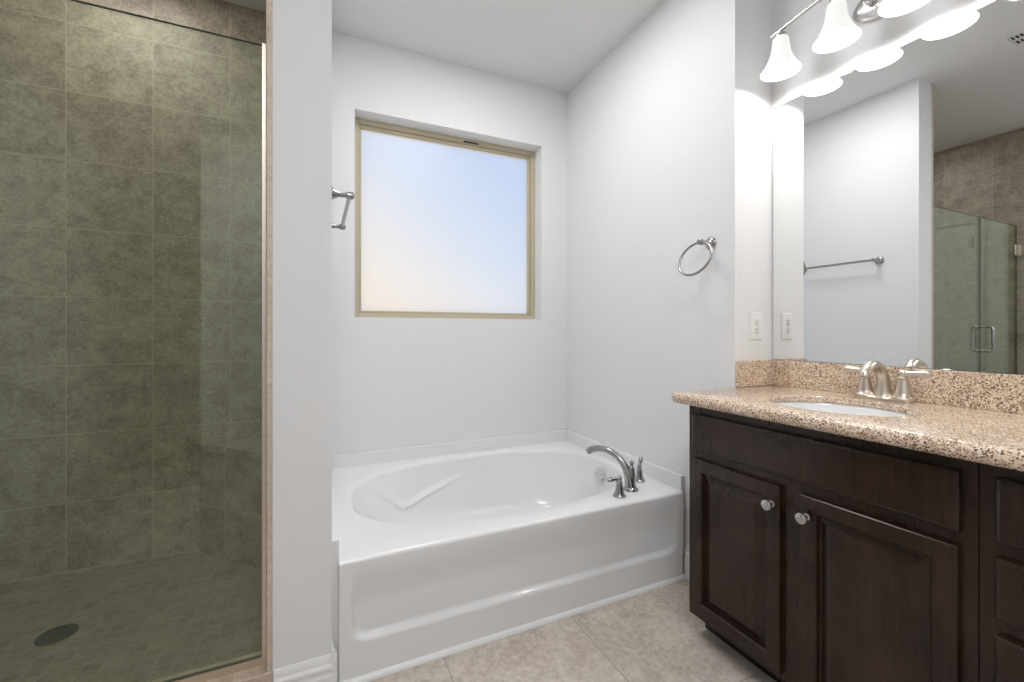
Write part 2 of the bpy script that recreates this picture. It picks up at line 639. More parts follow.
YW = 2.625
win = bpy.data.objects.new('window_1', None)
COL.objects.link(win)
win.location = ((WX0 + WX1) / 2, YW, WZ0)
win['kind'] = 'structure'
obj('window_frame', frame_bm(WX0, WX1, WZ0, WZ1, YW, YW + 0.07, 0.030), M['tan'], win, bevel=0.003)
obj('window_sash', frame_bm(WX0 + 0.030, WX1 - 0.030, WZ0 + 0.030, WZ1 - 0.030, YW + 0.012, YW + 0.05, 0.014, 0.020, 0.012), M['tan'], win, bevel=0.003)
obj('window_pane', bxm(WX0 + 0.040, WX1 - 0.040, YW + 0.024, YW + 0.030, WZ0 + 0.038, WZ1 - 0.046), M['frost'], win, smooth=False)
obj('vent_notch', bxm(0.855, 0.955, YW - 0.003, YW + 0.002, WZ1 - 0.026, WZ1 - 0.017), M['dark'], win, smooth=False)

# ---------------------------------------------------------------- door in the left wall (seen in the mirror)
door = bpy.data.objects.new('door_1', None)
COL.objects.link(door)
door.location = (XL, (DY0 + DY1) / 2, 0)
door['kind'] = 'structure'


def rect_loops(bm, loops, place, close_first=True):
    """loops: list of (u0,u1,v0,v1,h); place maps (u,v,h) to a point"""
    rings = []
    for u0, u1, v0, v1, h in loops:
        rings.append([bm.verts.new(place(u, v, h)) for u, v in ((u0, v0), (u1, v0), (u1, v1), (u0, v1))])
    for a, b in zip(rings, rings[1:]):
        for k in range(4):
            k2 = (k + 1) % 4
            bm.faces.new((a[k], a[k2], b[k2], b[k]))
    bm.faces.new(rings[-1])
    if close_first:
        bm.faces.new(rings[0][::-1])


def inset_profile(u0, u1, v0, v1, prof):
    return [(u0 + i, u1 - i, v0 + i, v1 - i, h) for i, h in prof]


dl = bmesh.new()
box(dl, XL - 0.045, XL - 0.012, DY0 + 0.004, DY1 - 0.004, 0.008, DZ - 0.004)
for z0, z1 in ((1.02, 1.93), (0.24, 0.86)):
    rect_loops(dl, inset_profile(DY0 + 0.13, DY1 - 0.13, z0, z1, [(0, 0), (0.012, 0.004), (0.022, 0.003), (0.03, 0.0012), (0.06, 0.006), (0.062, 0.006)]),
               lambda u, v, h: (XL - 0.0125 + h, u, v))
leaf = obj('door_leaf', dl, M['trim'], door, angle=20)
bm = bmesh.new()
for a in ((XL, XL + 0.016, DY0 - 0.066, DY0, 0, DZ + 0.066), (XL, XL + 0.016, DY1, DY1 + 0.066, 0, DZ + 0.066), (XL, XL + 0.016, DY0, DY1, DZ, DZ + 0.066)):
    box(bm, *a)
obj('door_casing', bm, M['trim'], door, bevel=0.004)
for z in (0.25, 1.12, 1.86):
    bm = bmesh.new()
    lathe(bm, [(0, 0), (0.006, 0), (0.006, 0.09), (0, 0.09)], Matrix.Translation((XL - 0.002, DY1 - 0.006, z)), 12)
    box(bm, XL - 0.012, XL - 0.004, DY1 - 0.022, DY1 - 0.006, z + 0.002, z + 0.088)
    obj('hinge', bm, M['steel'], door)
bm = bmesh.new()
lathe(bm, [(0, 0), (0.032, 0), (0.032, 0.006), (0.012, 0.010), (0.011, 0.035), (0.024, 0.042), (0.028, 0.055), (0.022, 0.066), (0, 0.070)], rotM((XL - 0.012, DY0 + 0.07, 0.95), (1, 0, 0)), 24)
obj('door_knob', bm, M['nickel'], door)

# ---------------------------------------------------------------- shower: glass, bench, drain
YG = 1.475
GZ0, GZ1 = 0.168, H + 0.852
GJ = -0.925        # joint between the fixed panel and the door


def pane(name, x0, x1, z0, z1, parent):
    o = obj(name, bxm(x0, x1, YG - 0.005, YG + 0.005, z0, z1), M['glass'], parent, smooth=False)
    o.data.materials.append(M['glass_edge'])
    for p in o.data.polygons:
        if abs(p.normal.y) < 0.5:
            p.material_index = 1            # the polished edges look dark green
    return o


sg = thing('shower_glass_panel', 'fixed green-tinted glass shower panel with tan side channel on the tiled curb', 'shower panel', (-0.53, YG, 0.150))
pane('glass_pane', GJ, -0.138, GZ0, GZ1, sg)
bm = bmesh.new()
box(bm, -0.1465, -0.134, YG - 0.009, YG - 0.005, 0.150, GZ1 + 0.002)
box(bm, -0.1465, -0.134, YG + 0.005, YG + 0.009, 0.150, GZ1 + 0.002)
box(bm, -0.137, -0.134, YG - 0.005, YG + 0.005, 0.150, GZ1 + 0.002)
obj('side_channel', bm, M['channel'], sg, smooth=False)
bm = bmesh.new()
box(bm, GJ, -0.1465, YG - 0.009, YG - 0.005, 0.150, 0.172)
box(bm, GJ, -0.1465, YG + 0.005, YG + 0.009, 0.150, 0.172)
box(bm, GJ, -0.1465, YG - 0.005, YG + 0.005, 0.150, 0.166)
obj('sill_channel', bm, M['channel'], sg, smooth=False)

sd = thing('shower_glass_door', 'clear glass shower door with square loop handle, seen in the vanity mirror', 'shower door', (-1.25, YG, 0.155))
pane('glass_pane', XL + 0.012, GJ - 0.005, 0.162, GZ1, sd)
for z in (0.42, 1.79):
    bm = bmesh.new()
    box(bm, XL, XL + 0.012, YG - 0.028, YG + 0.028, z - 0.045, z + 0.045)
    box(bm, XL + 0.010, XL + 0.060, YG - 0.013, YG - 0.005, z - 0.045, z + 0.045)
    box(bm, XL + 0.010, XL + 0.060, YG + 0.005, YG + 0.013, z - 0.045, z + 0.045)
    obj('hinge', bm, M['champagne'], sd, bevel=0.003)
hx = GJ - 0.055
bm = bmesh.new()
for s in (-1, 1):
    y1 = YG + s * 0.005
    y2 = YG + s * 0.055
    za, zb = 0.990, 1.172
    pts = [(hx, y1, zb), (hx, y2 - s * 0.016, zb), (hx, y2 - s * 0.005, zb - 0.004), (hx, y2, zb - 0.016), (hx, y2, (za + zb) / 2), (hx, y2, za + 0.016), (hx, y2 - s * 0.005, za + 0.004), (hx, y2 - s * 0.016, za), (hx, y1, za)]
    tube(bm, pts, 0.0105, 12)
obj('handle', bm, M['nickel'], sd, angle=50)

# corner bench
bx0, by0, bz = -0.515, 2.12, 1.14 - 0.543
bm = bmesh.new()
tri = [(bx0, YB), (XTS, YB), (XTS, YB - (XTS - bx0))]
for z0, z1, ex in ((SF, bz - 0.03, 0.0), (bz - 0.03, bz, 0.012)):
    lo, hi = [], []
    d = ex / math.sqrt(2) * 2
    t3 = [(tri[0][0] - d, tri[0][1]), tri[1], (tri[2][0], tri[2][1] - d)]
    for x, y in t3:
        lo.append(bm.verts.new((x, y, z0))); hi.append(bm.verts.new((x, y, z1)))
    for i in range(3):
        j = (i + 1) % 3
        bm.faces.new((lo[i], lo[j], hi[j], hi[i]))
    bm.faces.new(lo[::-1]); bm.faces.new(hi)
tag(obj('shower_bench', bm, M['tile_bench'], smooth=False), 'tiled triangular corner bench at the right rear of the shower', 'shower bench')

DC = (-0.832, 2.043)
dr = thing('shower_drain', 'round dark drain grate in the shower floor', 'drain', (DC[0], DC[1], SF))
bm = bmesh.new()
lathe(bm, [(0.046, 0.0), (0.055, 0.0), (0.055, 0.003), (0.050, 0.005), (0.046, 0.004), (0.046, 0.0)], Matrix.Translation((DC[0], DC[1], SF)), 40)
obj('rim', bm, M['dark'], dr)
bm = bmesh.new()
for k in range(-4, 5):
    half = math.sqrt(max(0.0, 0.047 ** 2 - (k * 0.0105) ** 2))
    box(bm, DC[0] - half, DC[0] + half, DC[1] + k * 0.0105 - 0.0022, DC[1] + k * 0.0105 + 0.0022, SF, SF + 0.0035)
    box(bm, DC[0] + k * 0.0105 - 0.0022, DC[0] + k * 0.0105 + 0.0022, DC[1] - half, DC[1] + half, SF, SF + 0.0033)
obj('grate', bm, M['dark'], dr, smooth=False)

# ---------------------------------------------------------------- bathtub
BCX, BCY, BA, BB, BN = 0.810, 2.010, 0.685, 0.428, 2.55
tx0, tx1, ty0, ty1 = 0.066, 1.541, YT, YB - 0.022
tub = thing('bathtub', 'white acrylic alcove soaking tub with oval basin under the window', 'bathtub', ((tx0 + tx1) / 2, (ty0 + ty1) / 2, 0))


def sup(cx, cy, a, b, n, th):
    c, s = math.cos(th), math.sin(th)
    return (cx + a * math.copysign(abs(c) ** (2 / n), c), cy + b * math.copysign(abs(s) ** (2 / n), s))


NT = 320
ths = [2 * PI * k / NT for k in range(NT)]
bm = bmesh.new()
R_ED = 0.014        # rounded front edge
rings = []
# outer deck rectangle: cast from the basin centre
outer = []
yf = ty0 + R_ED
for th in ths:
    x, y = sup(BCX, BCY, BA, BB, BN, th)
    dx, dy = x - BCX, y - BCY
    sc = min((tx1 - BCX) / dx if dx > 1e-9 else 1e9, (tx0 - BCX) / dx if dx < -1e-9 else 1e9,
             (ty1 - BCY) / dy if dy > 1e-9 else 1e9, (yf - BCY) / dy if dy < -1e-9 else 1e9)
    outer.append([BCX + dx * sc, BCY + dy * sc])
for cx_, cy_ in ((tx0, yf), (tx1, yf), (tx0, ty1), (tx1, ty1)):
    k = min(range(NT), key=lambda i: (outer[i][0] - cx_) ** 2 + (outer[i][1] - cy_) ** 2)
    outer[k] = [cx_, cy_]
rings.append([bm.verts.new((x, y, DECK)) for x, y in outer])
# basin loops: (depth, blend towards the bottom outline)
keys = [(0.0, 0.0), (0.0015, 0.02), (0.007, 0.045), (0.018, 0.075), (0.035, 0.10), (0.09, 0.20), (0.16, 0.34), (0.22, 0.48), (0.265, 0.62), (0.295, 0.75), (0.312, 0.87), (0.320, 1.0)]
loops = smooth_path(keys, 88)
bot = (0.90, 2.010, 0.47, 0.30)
for dep, q in loops:
    cx_ = BCX + (bot[0] - BCX) * q
    cy_ = BCY + (bot[1] - BCY) * q
    a_ = BA + (bot[2] - BA) * q
    b_ = BB + (bot[3] - BB) * q
    ring = []
    for th in ths:
        x, y = sup(cx_, cy_, a_, b_, BN, th)
        # arm rest ridges moulded into both long sides next to the back rest
        zc = 0.20 - 0.27 * (x - 0.42) if x > 0.42 else 0.20 - 0.9 * (0.42 - x)
        zc = min(zc, 0.188)
        wx = max(0.0, 1 - ((x - 0.52) / 0.30) ** 2)
        ridge = 0.015 * math.exp(-((dep - zc) / 0.014) ** 2) * wx * min(1.0, dep / 0.05)
        ux, uy = min(max(x, 0.55), 1.2) - x, cy_ - y
        ul = math.hypot(ux, uy) or 1.0
        x += ridge * ux / ul
        y += ridge * uy / ul
        ring.append(bm.verts.new((x, y, DECK - dep)))
    rings.append(ring)
for sc in (0.7, 0.35):
    rings.append([bm.verts.new((bot[0] + (v.co.x - bot[0]) * sc, bot[1] + (v.co.y - bot[1]) * sc, DECK - 0.322 - 0.003 * (1 - sc))) for v in rings[len(loops)]])
for a, b in zip(rings, rings[1:]):
    for k in range(NT):
        k2 = (k + 1) % NT
        bm.faces.new((a[k], a[k2], b[k2], b[k]))
cv = bm.verts.new((bot[0], bot[1], DECK - 0.326))
for k in range(NT):
    bm.faces.new((rings[-1][k], rings[-1][(k + 1) % NT], cv))


# apron with rounded lip and a moulded recessed panel
def sstep(a, b, x):
    t = min(1, max(0, (x - a) / (b - a)))
    return t * t * (3 - 2 * t)


def recess(x, z):
    px0, px1, pz0, rr = tx0 + 0.034, tx1 - 0.034, 0.126, 0.06
    dx = max(px0 + rr - x, x - (px1 - rr), 0.0)
    dz = max(pz0 + rr - z, 0.0)
    sd_ = rr - math.hypot(dx, dz)             # >0 inside the panel
    if dx == 0 and dz == 0:
        sd_ = min(x - px0, px1 - x, z - pz0)
    return 0.020 * sstep(-0.002, 0.019, sd_) * (1 - sstep(DECK - 0.17, DECK - 0.016, z))


xs = [tx0 + (tx1 - tx0) * i / 190 for i in range(191)]
rows = []
for k in range(7):                            # rounded lip
    a = PI / 2 * k / 6
    rows.append((DECK - R_ED + R_ED * math.cos(a), ty0 + R_ED - R_ED * math.sin(a)))
zz = DECK - R_ED
nz = 72
for k in range(1, nz + 1):
    rows.append((zz * (1 - k / nz), ty0))
gr = [[bm.verts.new((x, y + recess(x, z), z)) for x in xs] for z, y in rows]
for a, b in zip(gr, gr[1:]):
    for i in range(len(xs) - 1):
        bm.faces.new((a[i], a[i + 1], b[i + 1], b[i]))
# raised tiling flange round three sides
FZ = 0.466
for a in ((XP1 + 0.001, tx0, ty0 + 0.012, ty1, 0.0, FZ), (tx1, XT - 0.001, ty0 + 0.012, ty1, 0.0, FZ), (XP1 + 0.001, XT - 0.001, ty1, YB - 0.001, 0.30, FZ)):
    box(bm, *a)
obj('tub_shell', bm, M['acrylic'], tub, angle=40)
# overflow plate on the right end wall
ov = Vector((1.452, 2.000, DECK - 0.062))
nrm = Vector((-0.90, -0.10, 0.36))
bm = bmesh.new()
lathe(bm, [(0, -0.02), (0.036, -0.02), (0.036, 0.003), (0.033, 0.007), (0.020, 0.008), (0.018, 0.005), (0, 0.006)], rotM(ov, nrm), 36)
op = obj('overflow_plate', bm, M['chrome'], tub)
for dv in ((0.004, 0.024, 0.0), (0.004, -0.024, -0.004)):
    bm = bmesh.new()
    lathe(bm, [(0, 0.004), (0.004, 0.004), (0.004, 0.0105), (0, 0.0115)], rotM(ov + Vector(dv), nrm), 12)
    obj('screw', bm, M['steel'], op)
bm = bmesh.new()
lathe(bm, [(0, 0.0), (0.034, 0.0), (0.034, 0.004), (0.028, 0.006), (0.02, 0.008), (0, 0.012)], Matrix.Translation((1.18, 2.005, DECK - 0.3255)), 32)
obj('tub_drain', bm, M['chrome'], tub)

# tub filler: spout and two lever handles on the deck
tf = thing('tub_faucet', 'satin steel deck-mounted tub filler with arched spout and two lever handles', 'faucet', (1.336, 1.60, DECK))
SB = Vector((1.336, 1.598, DECK))
bm = bmesh.new()
lathe(bm, [(0, 0), (0.034, 0), (0.034, 0.005), (0.030, 0.010), (0.026, 0.014)], Matrix.Translation(SB), 32)
TIP = Vector((1.238, 1.80, DECK + 0.148))
hd = Vector((TIP.x - SB.x, TIP.y - SB.y, 0))
ctrl = []
for f, z, r in ((0.0, 0.008, 0.0265), (0.03, 0.05, 0.0225), (0.11, 0.096, 0.0180), (0.25, 0.134, 0.0160), (0.44, 0.158, 0.0152), (0.64, 0.166, 0.0150), (0.83, 0.160, 0.0155), (0.94, 0.149, 0.0160), (1.0, 0.138, 0.0150)):
    ctrl.append((SB.x + hd.x * f, SB.y + hd.y * f, SB.z + z, r))
pp = smooth_path(ctrl, 48)
tube(bm, [p[:3] for p in pp], [p[3] for p in pp], 20)
spout = obj('spout', bm, M['steel'], tf, angle=45)
bm = bmesh.new()
kb = SB + Vector((0.004, -0.002, 0))
lathe(bm, [(0.0, 0.03), (0.017, 0.03), (0.016, 0.085), (0.012, 0.106), (0.007, 0.110), (0.006, 0.116), (0.010, 0.121), (0.010, 0.129), (0.005, 0.135), (0, 0.136)], Matrix.Translation(kb), 20)
obj('diverter_knob', bm, M['steel'], spout)


def bell_handle(parent, base, ld, llen, rise, mat, s=1.0, flare=1.0):
    bm = bmesh.new()
    lathe(bm, [(0, 0), (0.027 * s, 0), (0.027 * s, 0.004 * s), (0.022 * s, 0.009 * s), (0.0185 * s, 0.020 * s), (0.0145 * s, 0.045 * s), (0.012 * s, 0.056 * s),
               (0.0135 * s, 0.058 * s), (0.0135 * s, 0.062 * s), (0.009 * s, 0.065 * s), (0.009 * s, 0.069 * s)], Matrix.Translation(base), 28)
    h = obj('handle', bm, mat, parent)
    bm = bmesh.new()
    top = Vector(base) + Vector((0, 0, 0.074 * s))
    lathe(bm, [(0, -0.008 * s), (0.009 * s, -0.006 * s), (0.0115 * s, 0.0), (0.009 * s, 0.007 * s), (0.004 * s, 0.010 * s), (0, 0.0105 * s)], Matrix.Translation(top), 20)
    d = Vector(ld).normalized()
    pts, rad = [], []
    for f, r in ((0.0, 0.0085), (0.2, 0.0075), (0.45, 0.0090), (0.7, 0.0105), (0.9, 0.0098), (1.0, 0.0055)):
        pts.append(tuple(top + d * llen * f + Vector((0, 0, rise * f * f))) + (r * s,))
    q = smooth_path(pts, 20)
    tube(bm, [p[:3] for p in q], [p[3] for p in q], 14)
    obj('lever', bm, mat, h, angle=50)
    return h


bell_handle(tf, (1.237, 1.556, DECK), (-0.72, 0.25, 0.0), 0.056, -0.006, M['steel'], s=1.06)
bell_handle(tf, (1.452, 1.672, DECK), (0.46, 0.25, 0.80), 0.046, 0.0, M['steel'])

# ---------------------------------------------------------------- towel ring and towel bar


def post(bm, base, axis, length, s=1.0):
    lathe(bm, [(0, 0), (0.027 * s, 0), (0.027 * s, 0.004), (0.024 * s, 0.008), (0.018 * s, 0.011), (0.015 * s, 0.020), (0.010 * s, 0.028),
               (0.0085 * s, length - 0.016), (0.0125 * s, length - 0.012), (0.0135 * s, length), (0.0125 * s, length + 0.010), (0.006 * s, length + 0.014), (0, length + 0.0145)],
          rotM(base, axis), 28)


tr = thing('towel_ring', 'round satin steel towel ring on the white wall beside the vanity', 'towel ring', (XT, 1.345, H + 0.38))
bm = bmesh.new()
post(bm, (XT, 1.345, H + 0.383), (-1, 0, 0), 0.062)
obj('wall_post', bm, M['steel'], tr)
RC = Vector((XT - 0.090, 1.350, H + 0.310))
al = math.radians(20)
be = math.radians(-6)
e1 = Vector((math.sin(be), math.cos(be), 0))
e2 = Vector((math.sin(al), 0, math.cos(al)))
bm = bmesh.new()
tube(bm, [RC + (e1 * math.cos(2 * PI * k / 64) + e2 * math.sin(2 * PI * k / 64)) * 0.076 for k in range(64)], 0.0052, 12, closed=True)
obj('ring', bm, M['steel'], tr)

tb = thing('towel_bar', 'straight satin steel towel bar on the partition wall left of the window', 'towel bar', (XP1, 1.90, H + 0.485))
ZB = H + 0.487
for y in (1.648, 2.155):
    bm = bmesh.new()
    post(bm, (XP1, y, ZB), (1, 0, 0), 0.068)
    obj('wall_post', bm, M['steel'], tb)
bm = bmesh.new()
tube(bm, [(XP1 + 0.066, 1.648, ZB), (XP1 + 0.066, 1.9, ZB), (XP1 + 0.066, 2.155, ZB)], 0.008, 16)
obj('bar', bm, M['steel'], tb)

# ---------------------------------------------------------------- outlet
oc = (1.686, YS, H + 0.022)
ot = thing('wall_outlet', 'white duplex outlet on the narrow wall left of the mirror', 'outlet', (oc[0], oc[1], oc[2] - 0.058))
bm = bmesh.new()
rect_loops(bm, inset_profile(oc[0] - 0.0355, oc[0] + 0.0355, oc[2] - 0.058, oc[2] + 0.058, [(0, 0), (0, 0.003), (0.003, 0.0055), (0.006, 0.006)]), lambda u, v, h: (u, oc[1] - h, v))
obj('cover_plate', bm, M['plastic'], ot, angle=20)
for s in (-1, 1):
    zc = oc[2] + s * 0.0195
    bm = bmesh.new()
    Mx = rotM((oc[0], oc[1] - 0.006, zc), (0, -1, 0))
    lathe(bm, [(0, 0.0), (0.0165, 0.0), (0.0165, 0.0012), (0.0155, 0.0018), (0, 0.0018)], Mx, 28)
    f = obj('socket', bm, M['plastic'], ot)
    for dx in (-0.0062, 0.0062):
        obj('slot', bxm(oc[0] + dx - 0.0012, oc[0] + dx + 0.0012, oc[1] - 0.0086, oc[1] - 0.0076, zc + 0.001, zc + 0.010), M['black'], f, smooth=False)
    bm = bmesh.new()
    lathe(bm, [(0, 0), (0.0027, 0), (0.0027, 0.001), (0, 0.001)], rotM((oc[0], oc[1] - 0.0076, zc - 0.007), (0, -1, 0)), 12)
    obj('ground_hole', bm, M['black'], f)
bm = bmesh.new()
lathe(bm, [(0, 0), (0.0035, 0), (0.003, 0.0014), (0, 0.0016)], rotM((oc[0], oc[1] - 0.006, oc[2]), (0, -1, 0)), 14)
obj('screw', bm, M['plastic'], ot)

# ---------------------------------------------------------------- ceiling vent (seen in the mirror)
vc = (0.012, 0.905)
vt = thing('ceiling_vent', 'small louvred metal vent in the white ceiling, seen at the top right of the mirror', 'vent', (vc[0], vc[1], ZC))
bm = bmesh.new()
vw, vl = 0.085, 0.155
for a in ((vc[0] - vw, vc[0] + vw, vc[1] - vl, vc[1] - vl + 0.022), (vc[0] - vw, vc[0] + vw, vc[1] + vl - 0.022, vc[1] + vl),
          (vc[0] - vw, vc[0] - vw + 0.022, vc[1] - vl + 0.022, vc[1] + vl - 0.022), (vc[0] + vw - 0.022, vc[0] + vw, vc[1] - vl + 0.022, vc[1] + vl - 0.022)):
    box(bm, a[0], a[1], a[2], a[3], ZC - 0.008, ZC)
box(bm, vc[0] - 0.008, vc[0] + 0.008, vc[1] - vl + 0.022, vc[1] + vl - 0.022, ZC - 0.007, ZC)
obj('vent_frame', bm, M['trim'], vt, bevel=0.002)
obj('vent_duct', bxm(vc[0] - vw + 0.02, vc[0] + vw - 0.02, vc[1] - vl + 0.02, vc[1] + vl - 0.02, ZC - 0.0015, ZC), M['dark'], vt, smooth=False)
bm = bmesh.new()
n = 16
for k in range(n):
    y = vc[1] - vl + 0.028 + (2 * vl - 0.056) * k / (n - 1)
    vs = box(bm, vc[0] - vw + 0.02, vc[0] + vw - 0.02, y - 0.004, y + 0.004, ZC - 0.005, ZC - 0.0035)
    for v in vs:
        v.co.z += (v.co.y - y) * 0.25
obj('louvre_grille', bm, M['trim'], vt, smooth=False)

# ---------------------------------------------------------------- vanity cabinets
XF = 1.28           # face frame
CB, CT, TOE = 0.085, H - 0.2695, 0.085
PAN = [(0, 0), (0, 0.0165), (0.0025, 0.0195), (0.006, 0.020), (0.041, 0.020), (0.0455, 0.0150), (0.0475, 0.0045), (0.054, 0.0040), (0.056, 0.0045), (0.079, 0.0165), (0.081, 0.0172)]
SLAB = [(0, 0), (0, 0.0150), (0.002, 0.0175), (0.008, 0.0200), (0.012, 0.0200)]


def front(name, y0, y1, z0, z1, prof, parent):
    bm = bmesh.new()
    rect_loops(bm, inset_profile(y0, y1, z0 + H, z1 + H, prof), lambda u, v, h: (XF - h, u, v))
    return obj(name, bm, M['wood'], parent, angle=18)


def knob(parent, y, z):
    bm = bmesh.new()
    lathe(bm, [(0, 0), (0.0095, 0), (0.009, 0.002), (0.0055, 0.004), (0.005, 0.014), (0.009, 0.018), (0.0150, 0.021), (0.0165, 0.025), (0.0150, 0.029), (0.0095, 0.0315), (0, 0.0325)],
          rotM((XF - 0.020, y, H + z), (-1, 0, 0)), 28)
    return obj('knob', bm, M['nickel'], parent)


def body(y0, y1, parent, divs):
    bm = bmesh.new()
    box(bm, XF + 0.001, XM - 0.004, y0, y1, CB, CB + 0.018)            # bottom
    box(bm, XF + 0.019, XM - 0.004, y0, y0 + 0.018, CB + 0.018, CT)    # sides
    box(bm, XF + 0.019, XM - 0.004, y1 - 0.018, y1, CB + 0.018, CT)
    box(bm, XM - 0.012, XM - 0.004, y0 + 0.018, y1 - 0.018, CB + 0.018, CT - 0.19)
    obj('carcass', bm, M['wood'], parent, smooth=False)
    bm = bmesh.new()
    for a, b in divs['stiles']:
        box(bm, XF, XF + 0.019, a, b, CB, CT)
    for a, b in divs['rails']:
        for s0, s1 in zip(sorted(divs['stiles']), sorted(divs['stiles'])[1:]):
            box(bm, XF, XF + 0.019, s0[1], s1[0], H + a, H + b)
    obj('face_frame', bm, M['wood'], parent, smooth=False)
    bm = bmesh.new()
    box(bm, XF + 0.082, XF + 0.100, y0, y1, 0.0, CB)
    obj('toe_kick', bm, M['wood'], parent, smooth=False)


vs_ = thing('sink_cabinet', 'espresso wood vanity cabinet with two raised-panel doors under the sink', 'cabinet', (1.54, 0.81, 0))
body(0.421, 1.198, vs_, {'stiles': [(0.421, 0.461), (0.772, 0.850), (1.156, 1.198)], 'rails': [(CB - H, CB - H + 0.045), (-0.475, -0.420), (-0.315, CT - H)]})
front('false_drawer_front', 0.446, 1.172, -0.434, -0.303, SLAB, vs_)
d1 = front('door', 0.841, 1.172, -1.030, -0.467, PAN, vs_)
knob(d1, 0.862, -0.524)
d2 = front('door', 0.448, 0.783, -1.030, -0.467, PAN, vs_)
knob(d2, 0.760, -0.524)

vd = thing('drawer_cabinet', 'espresso wood drawer cabinet at the right edge beside the sink cabinet', 'cabinet', (1.54, 0.21, 0))
body(0.000, 0.419, vd, {'stiles': [(0.000, 0.040), (0.379, 0.419)], 'rails': [(CB - H, CB - H + 0.045), (-0.80, -0.745), (-0.635, -0.580), (-0.475, -0.420), (-0.315, CT - H)]})
for z0, z1 in ((-0.431, -0.300), (-0.590, -0.463), (-0.755, -0.623), (-1.030, -0.790)):
    d = front('drawer', 0.025, 0.391, z0, z1, SLAB, vd)
    knob(d, 0.208, (z0 + z1) / 2)

# ---------------------------------------------------------------- granite counter with undermount sink
CX0, CX1, CY0, CY1, CZ0, CZ1 = 1.218, XM - 0.002, -0.012, YS - 0.002, CT, H - 0.229
SKX, SKY_, SKA, SKB = 1.480, 0.800, 0.170, 0.190
ct = thing('granite_countertop', 'tan speckled granite countertop with rounded edge on the espresso vanity cabinets', 'countertop', (1.5, 0.6, CZ0))
bm = bmesh.new()
NC = 128
angs = [2 * PI * k / NC for k in range(NC)]
inner = [(SKX + SKA * math.cos(a), SKY_ + SKB * math.sin(a)) for a in angs]


def rect_hit(a, x0, x1, y0, y1):
    dx, dy = SKA * math.cos(a), SKB * math.sin(a)
    s = min((x1 - SKX) / dx if dx > 1e-9 else 1e9, (x0 - SKX) / dx if dx < -1e-9 else 1e9,
            (y1 - SKY_) / dy if dy > 1e-9 else 1e9, (y0 - SKY_) / dy if dy < -1e-9 else 1e9)
    return [SKX + dx * s, SKY_ + dy * s]


def outer_ring(ins):
    x0, x1, y0, y1 = CX0 + ins, CX1, CY0 + ins, CY1 - ins * 0.5
    o = [rect_hit(a, x0, x1, y0, y1) for a in angs]
    # corner indices are found once on the plain rectangle so every ring shares them
    for (cx_, cy_), k in zip(((x0, y0), (x1, y0), (x0, y1), (x1, y1)), KC):
        o[k] = [cx_, cy_]
    return o


base = [rect_hit(a, CX0, CX1, CY0, CY1) for a in angs]
KC = [min(range(NC), key=lambda i: (base[i][0] - c[0]) ** 2 + (base[i][1] - c[1]) ** 2) for c in ((CX0, CY0), (CX1, CY0), (CX0, CY1), (CX1, CY1))]
rr = (CZ1 - CZ0) / 2
prof = []
for k in range(9):
    a = -PI / 2 + PI * k / 8
    prof.append((rr * (1 - math.cos(a)) * 0.8, (CZ0 + CZ1) / 2 + rr * math.sin(a)))
CS = CZ1 - 0.020                              # stone thickness away from the built-up front edge
rings = [[bm.verts.new((x, y, CS)) for x, y in inner]]
rings.append([bm.verts.new((SKX + (x - SKX) * 1.16, SKY_ + (y - SKY_) * 1.14, CS)) for x, y in inner])
rings.append([bm.verts.new((SKX + (x - SKX) * 1.16, SKY_ + (y - SKY_) * 1.14, CZ0)) for x, y in inner])
for ins, z in prof:
    rings.append([bm.verts.new((x, y, z)) for x, y in outer_ring(ins)])
rings.append([bm.verts.new((SKX + (x - SKX) * 1.018, SKY_ + (y - SKY_) * 1.018, CZ1)) for x, y in inner])
rings.append([bm.verts.new((x, y, CZ1 - 0.003)) for x, y in inner])
rings.append(rings[0])
for a, b in zip(rings, rings[1:]):
    for k in range(NC):
        k2 = (k + 1) % NC
        bm.faces.new((a[k], a[k2], b[k2], b[k]))
obj('slab', bm, M['granite'], ct, angle=40)
BS = H - 0.122
tag(obj('backsplash', bxm(XM - 0.020, XM - 0.001, CY0, YS - 0.001, CZ1 + 0.0003, BS), M['granite'], bevel=0.002), 'long tan speckled granite backsplash strip under the mirror', 'backsplash')
tag(obj('side_splash', bxm(XT + 0.002, XM - 0.0205, YS - 0.017, YS - 0.001, CZ1 + 0.0003, BS), M['granite'], bevel=0.002), 'short granite side splash below the wall outlet', 'backsplash')

sk = thing('sink', 'white oval undermount sink bowl in the granite countertop', 'sink', (SKX, SKY_, CS - 0.14))
bm = bmesh.new()
pr = [(1.10, CS - 0.0005), (1.035, CS - 0.0005), (1.015, CS - 0.004), (1.0, CS - 0.02), (0.95, CS - 0.06), (0.82, CS - 0.105), (0.60, CS - 0.130), (0.3, CS - 0.139), (0.12, CS - 0.141)]
full = pr + [(0.12, CS - 0.150), (0.32, CS - 0.149), (0.63, CS - 0.139), (0.87, CS - 0.112), (1.0, CS - 0.064), (1.045, CS - 0.02), (1.10, CS - 0.010), (1.10, CS - 0.0005)]
rg = [[bm.verts.new((SKX + SKA * s * math.cos(a), SKY_ + SKB * s * math.sin(a), z)) for a in angs] for s, z in full[:-1]]
rg.append(rg[0])
for a, b in zip(rg, rg[1:]):
    for k in range(NC):
        k2 = (k + 1) % NC
        bm.faces.new((a[k], a[k2], b[k2], b[k]))
obj('bowl', bm, M['porcelain'], sk, angle=60)
bm = bmesh.new()
lathe(bm, [(0, -0.006), (0.0235, -0.006), (0.0235, 0.001), (0.020, 0.003), (0.012, 0.002), (0, 0.004)], Matrix.Translation((SKX, SKY_, CS - 0.141)), 28)
obj('sink_drain', bm, M['champagne'], sk)

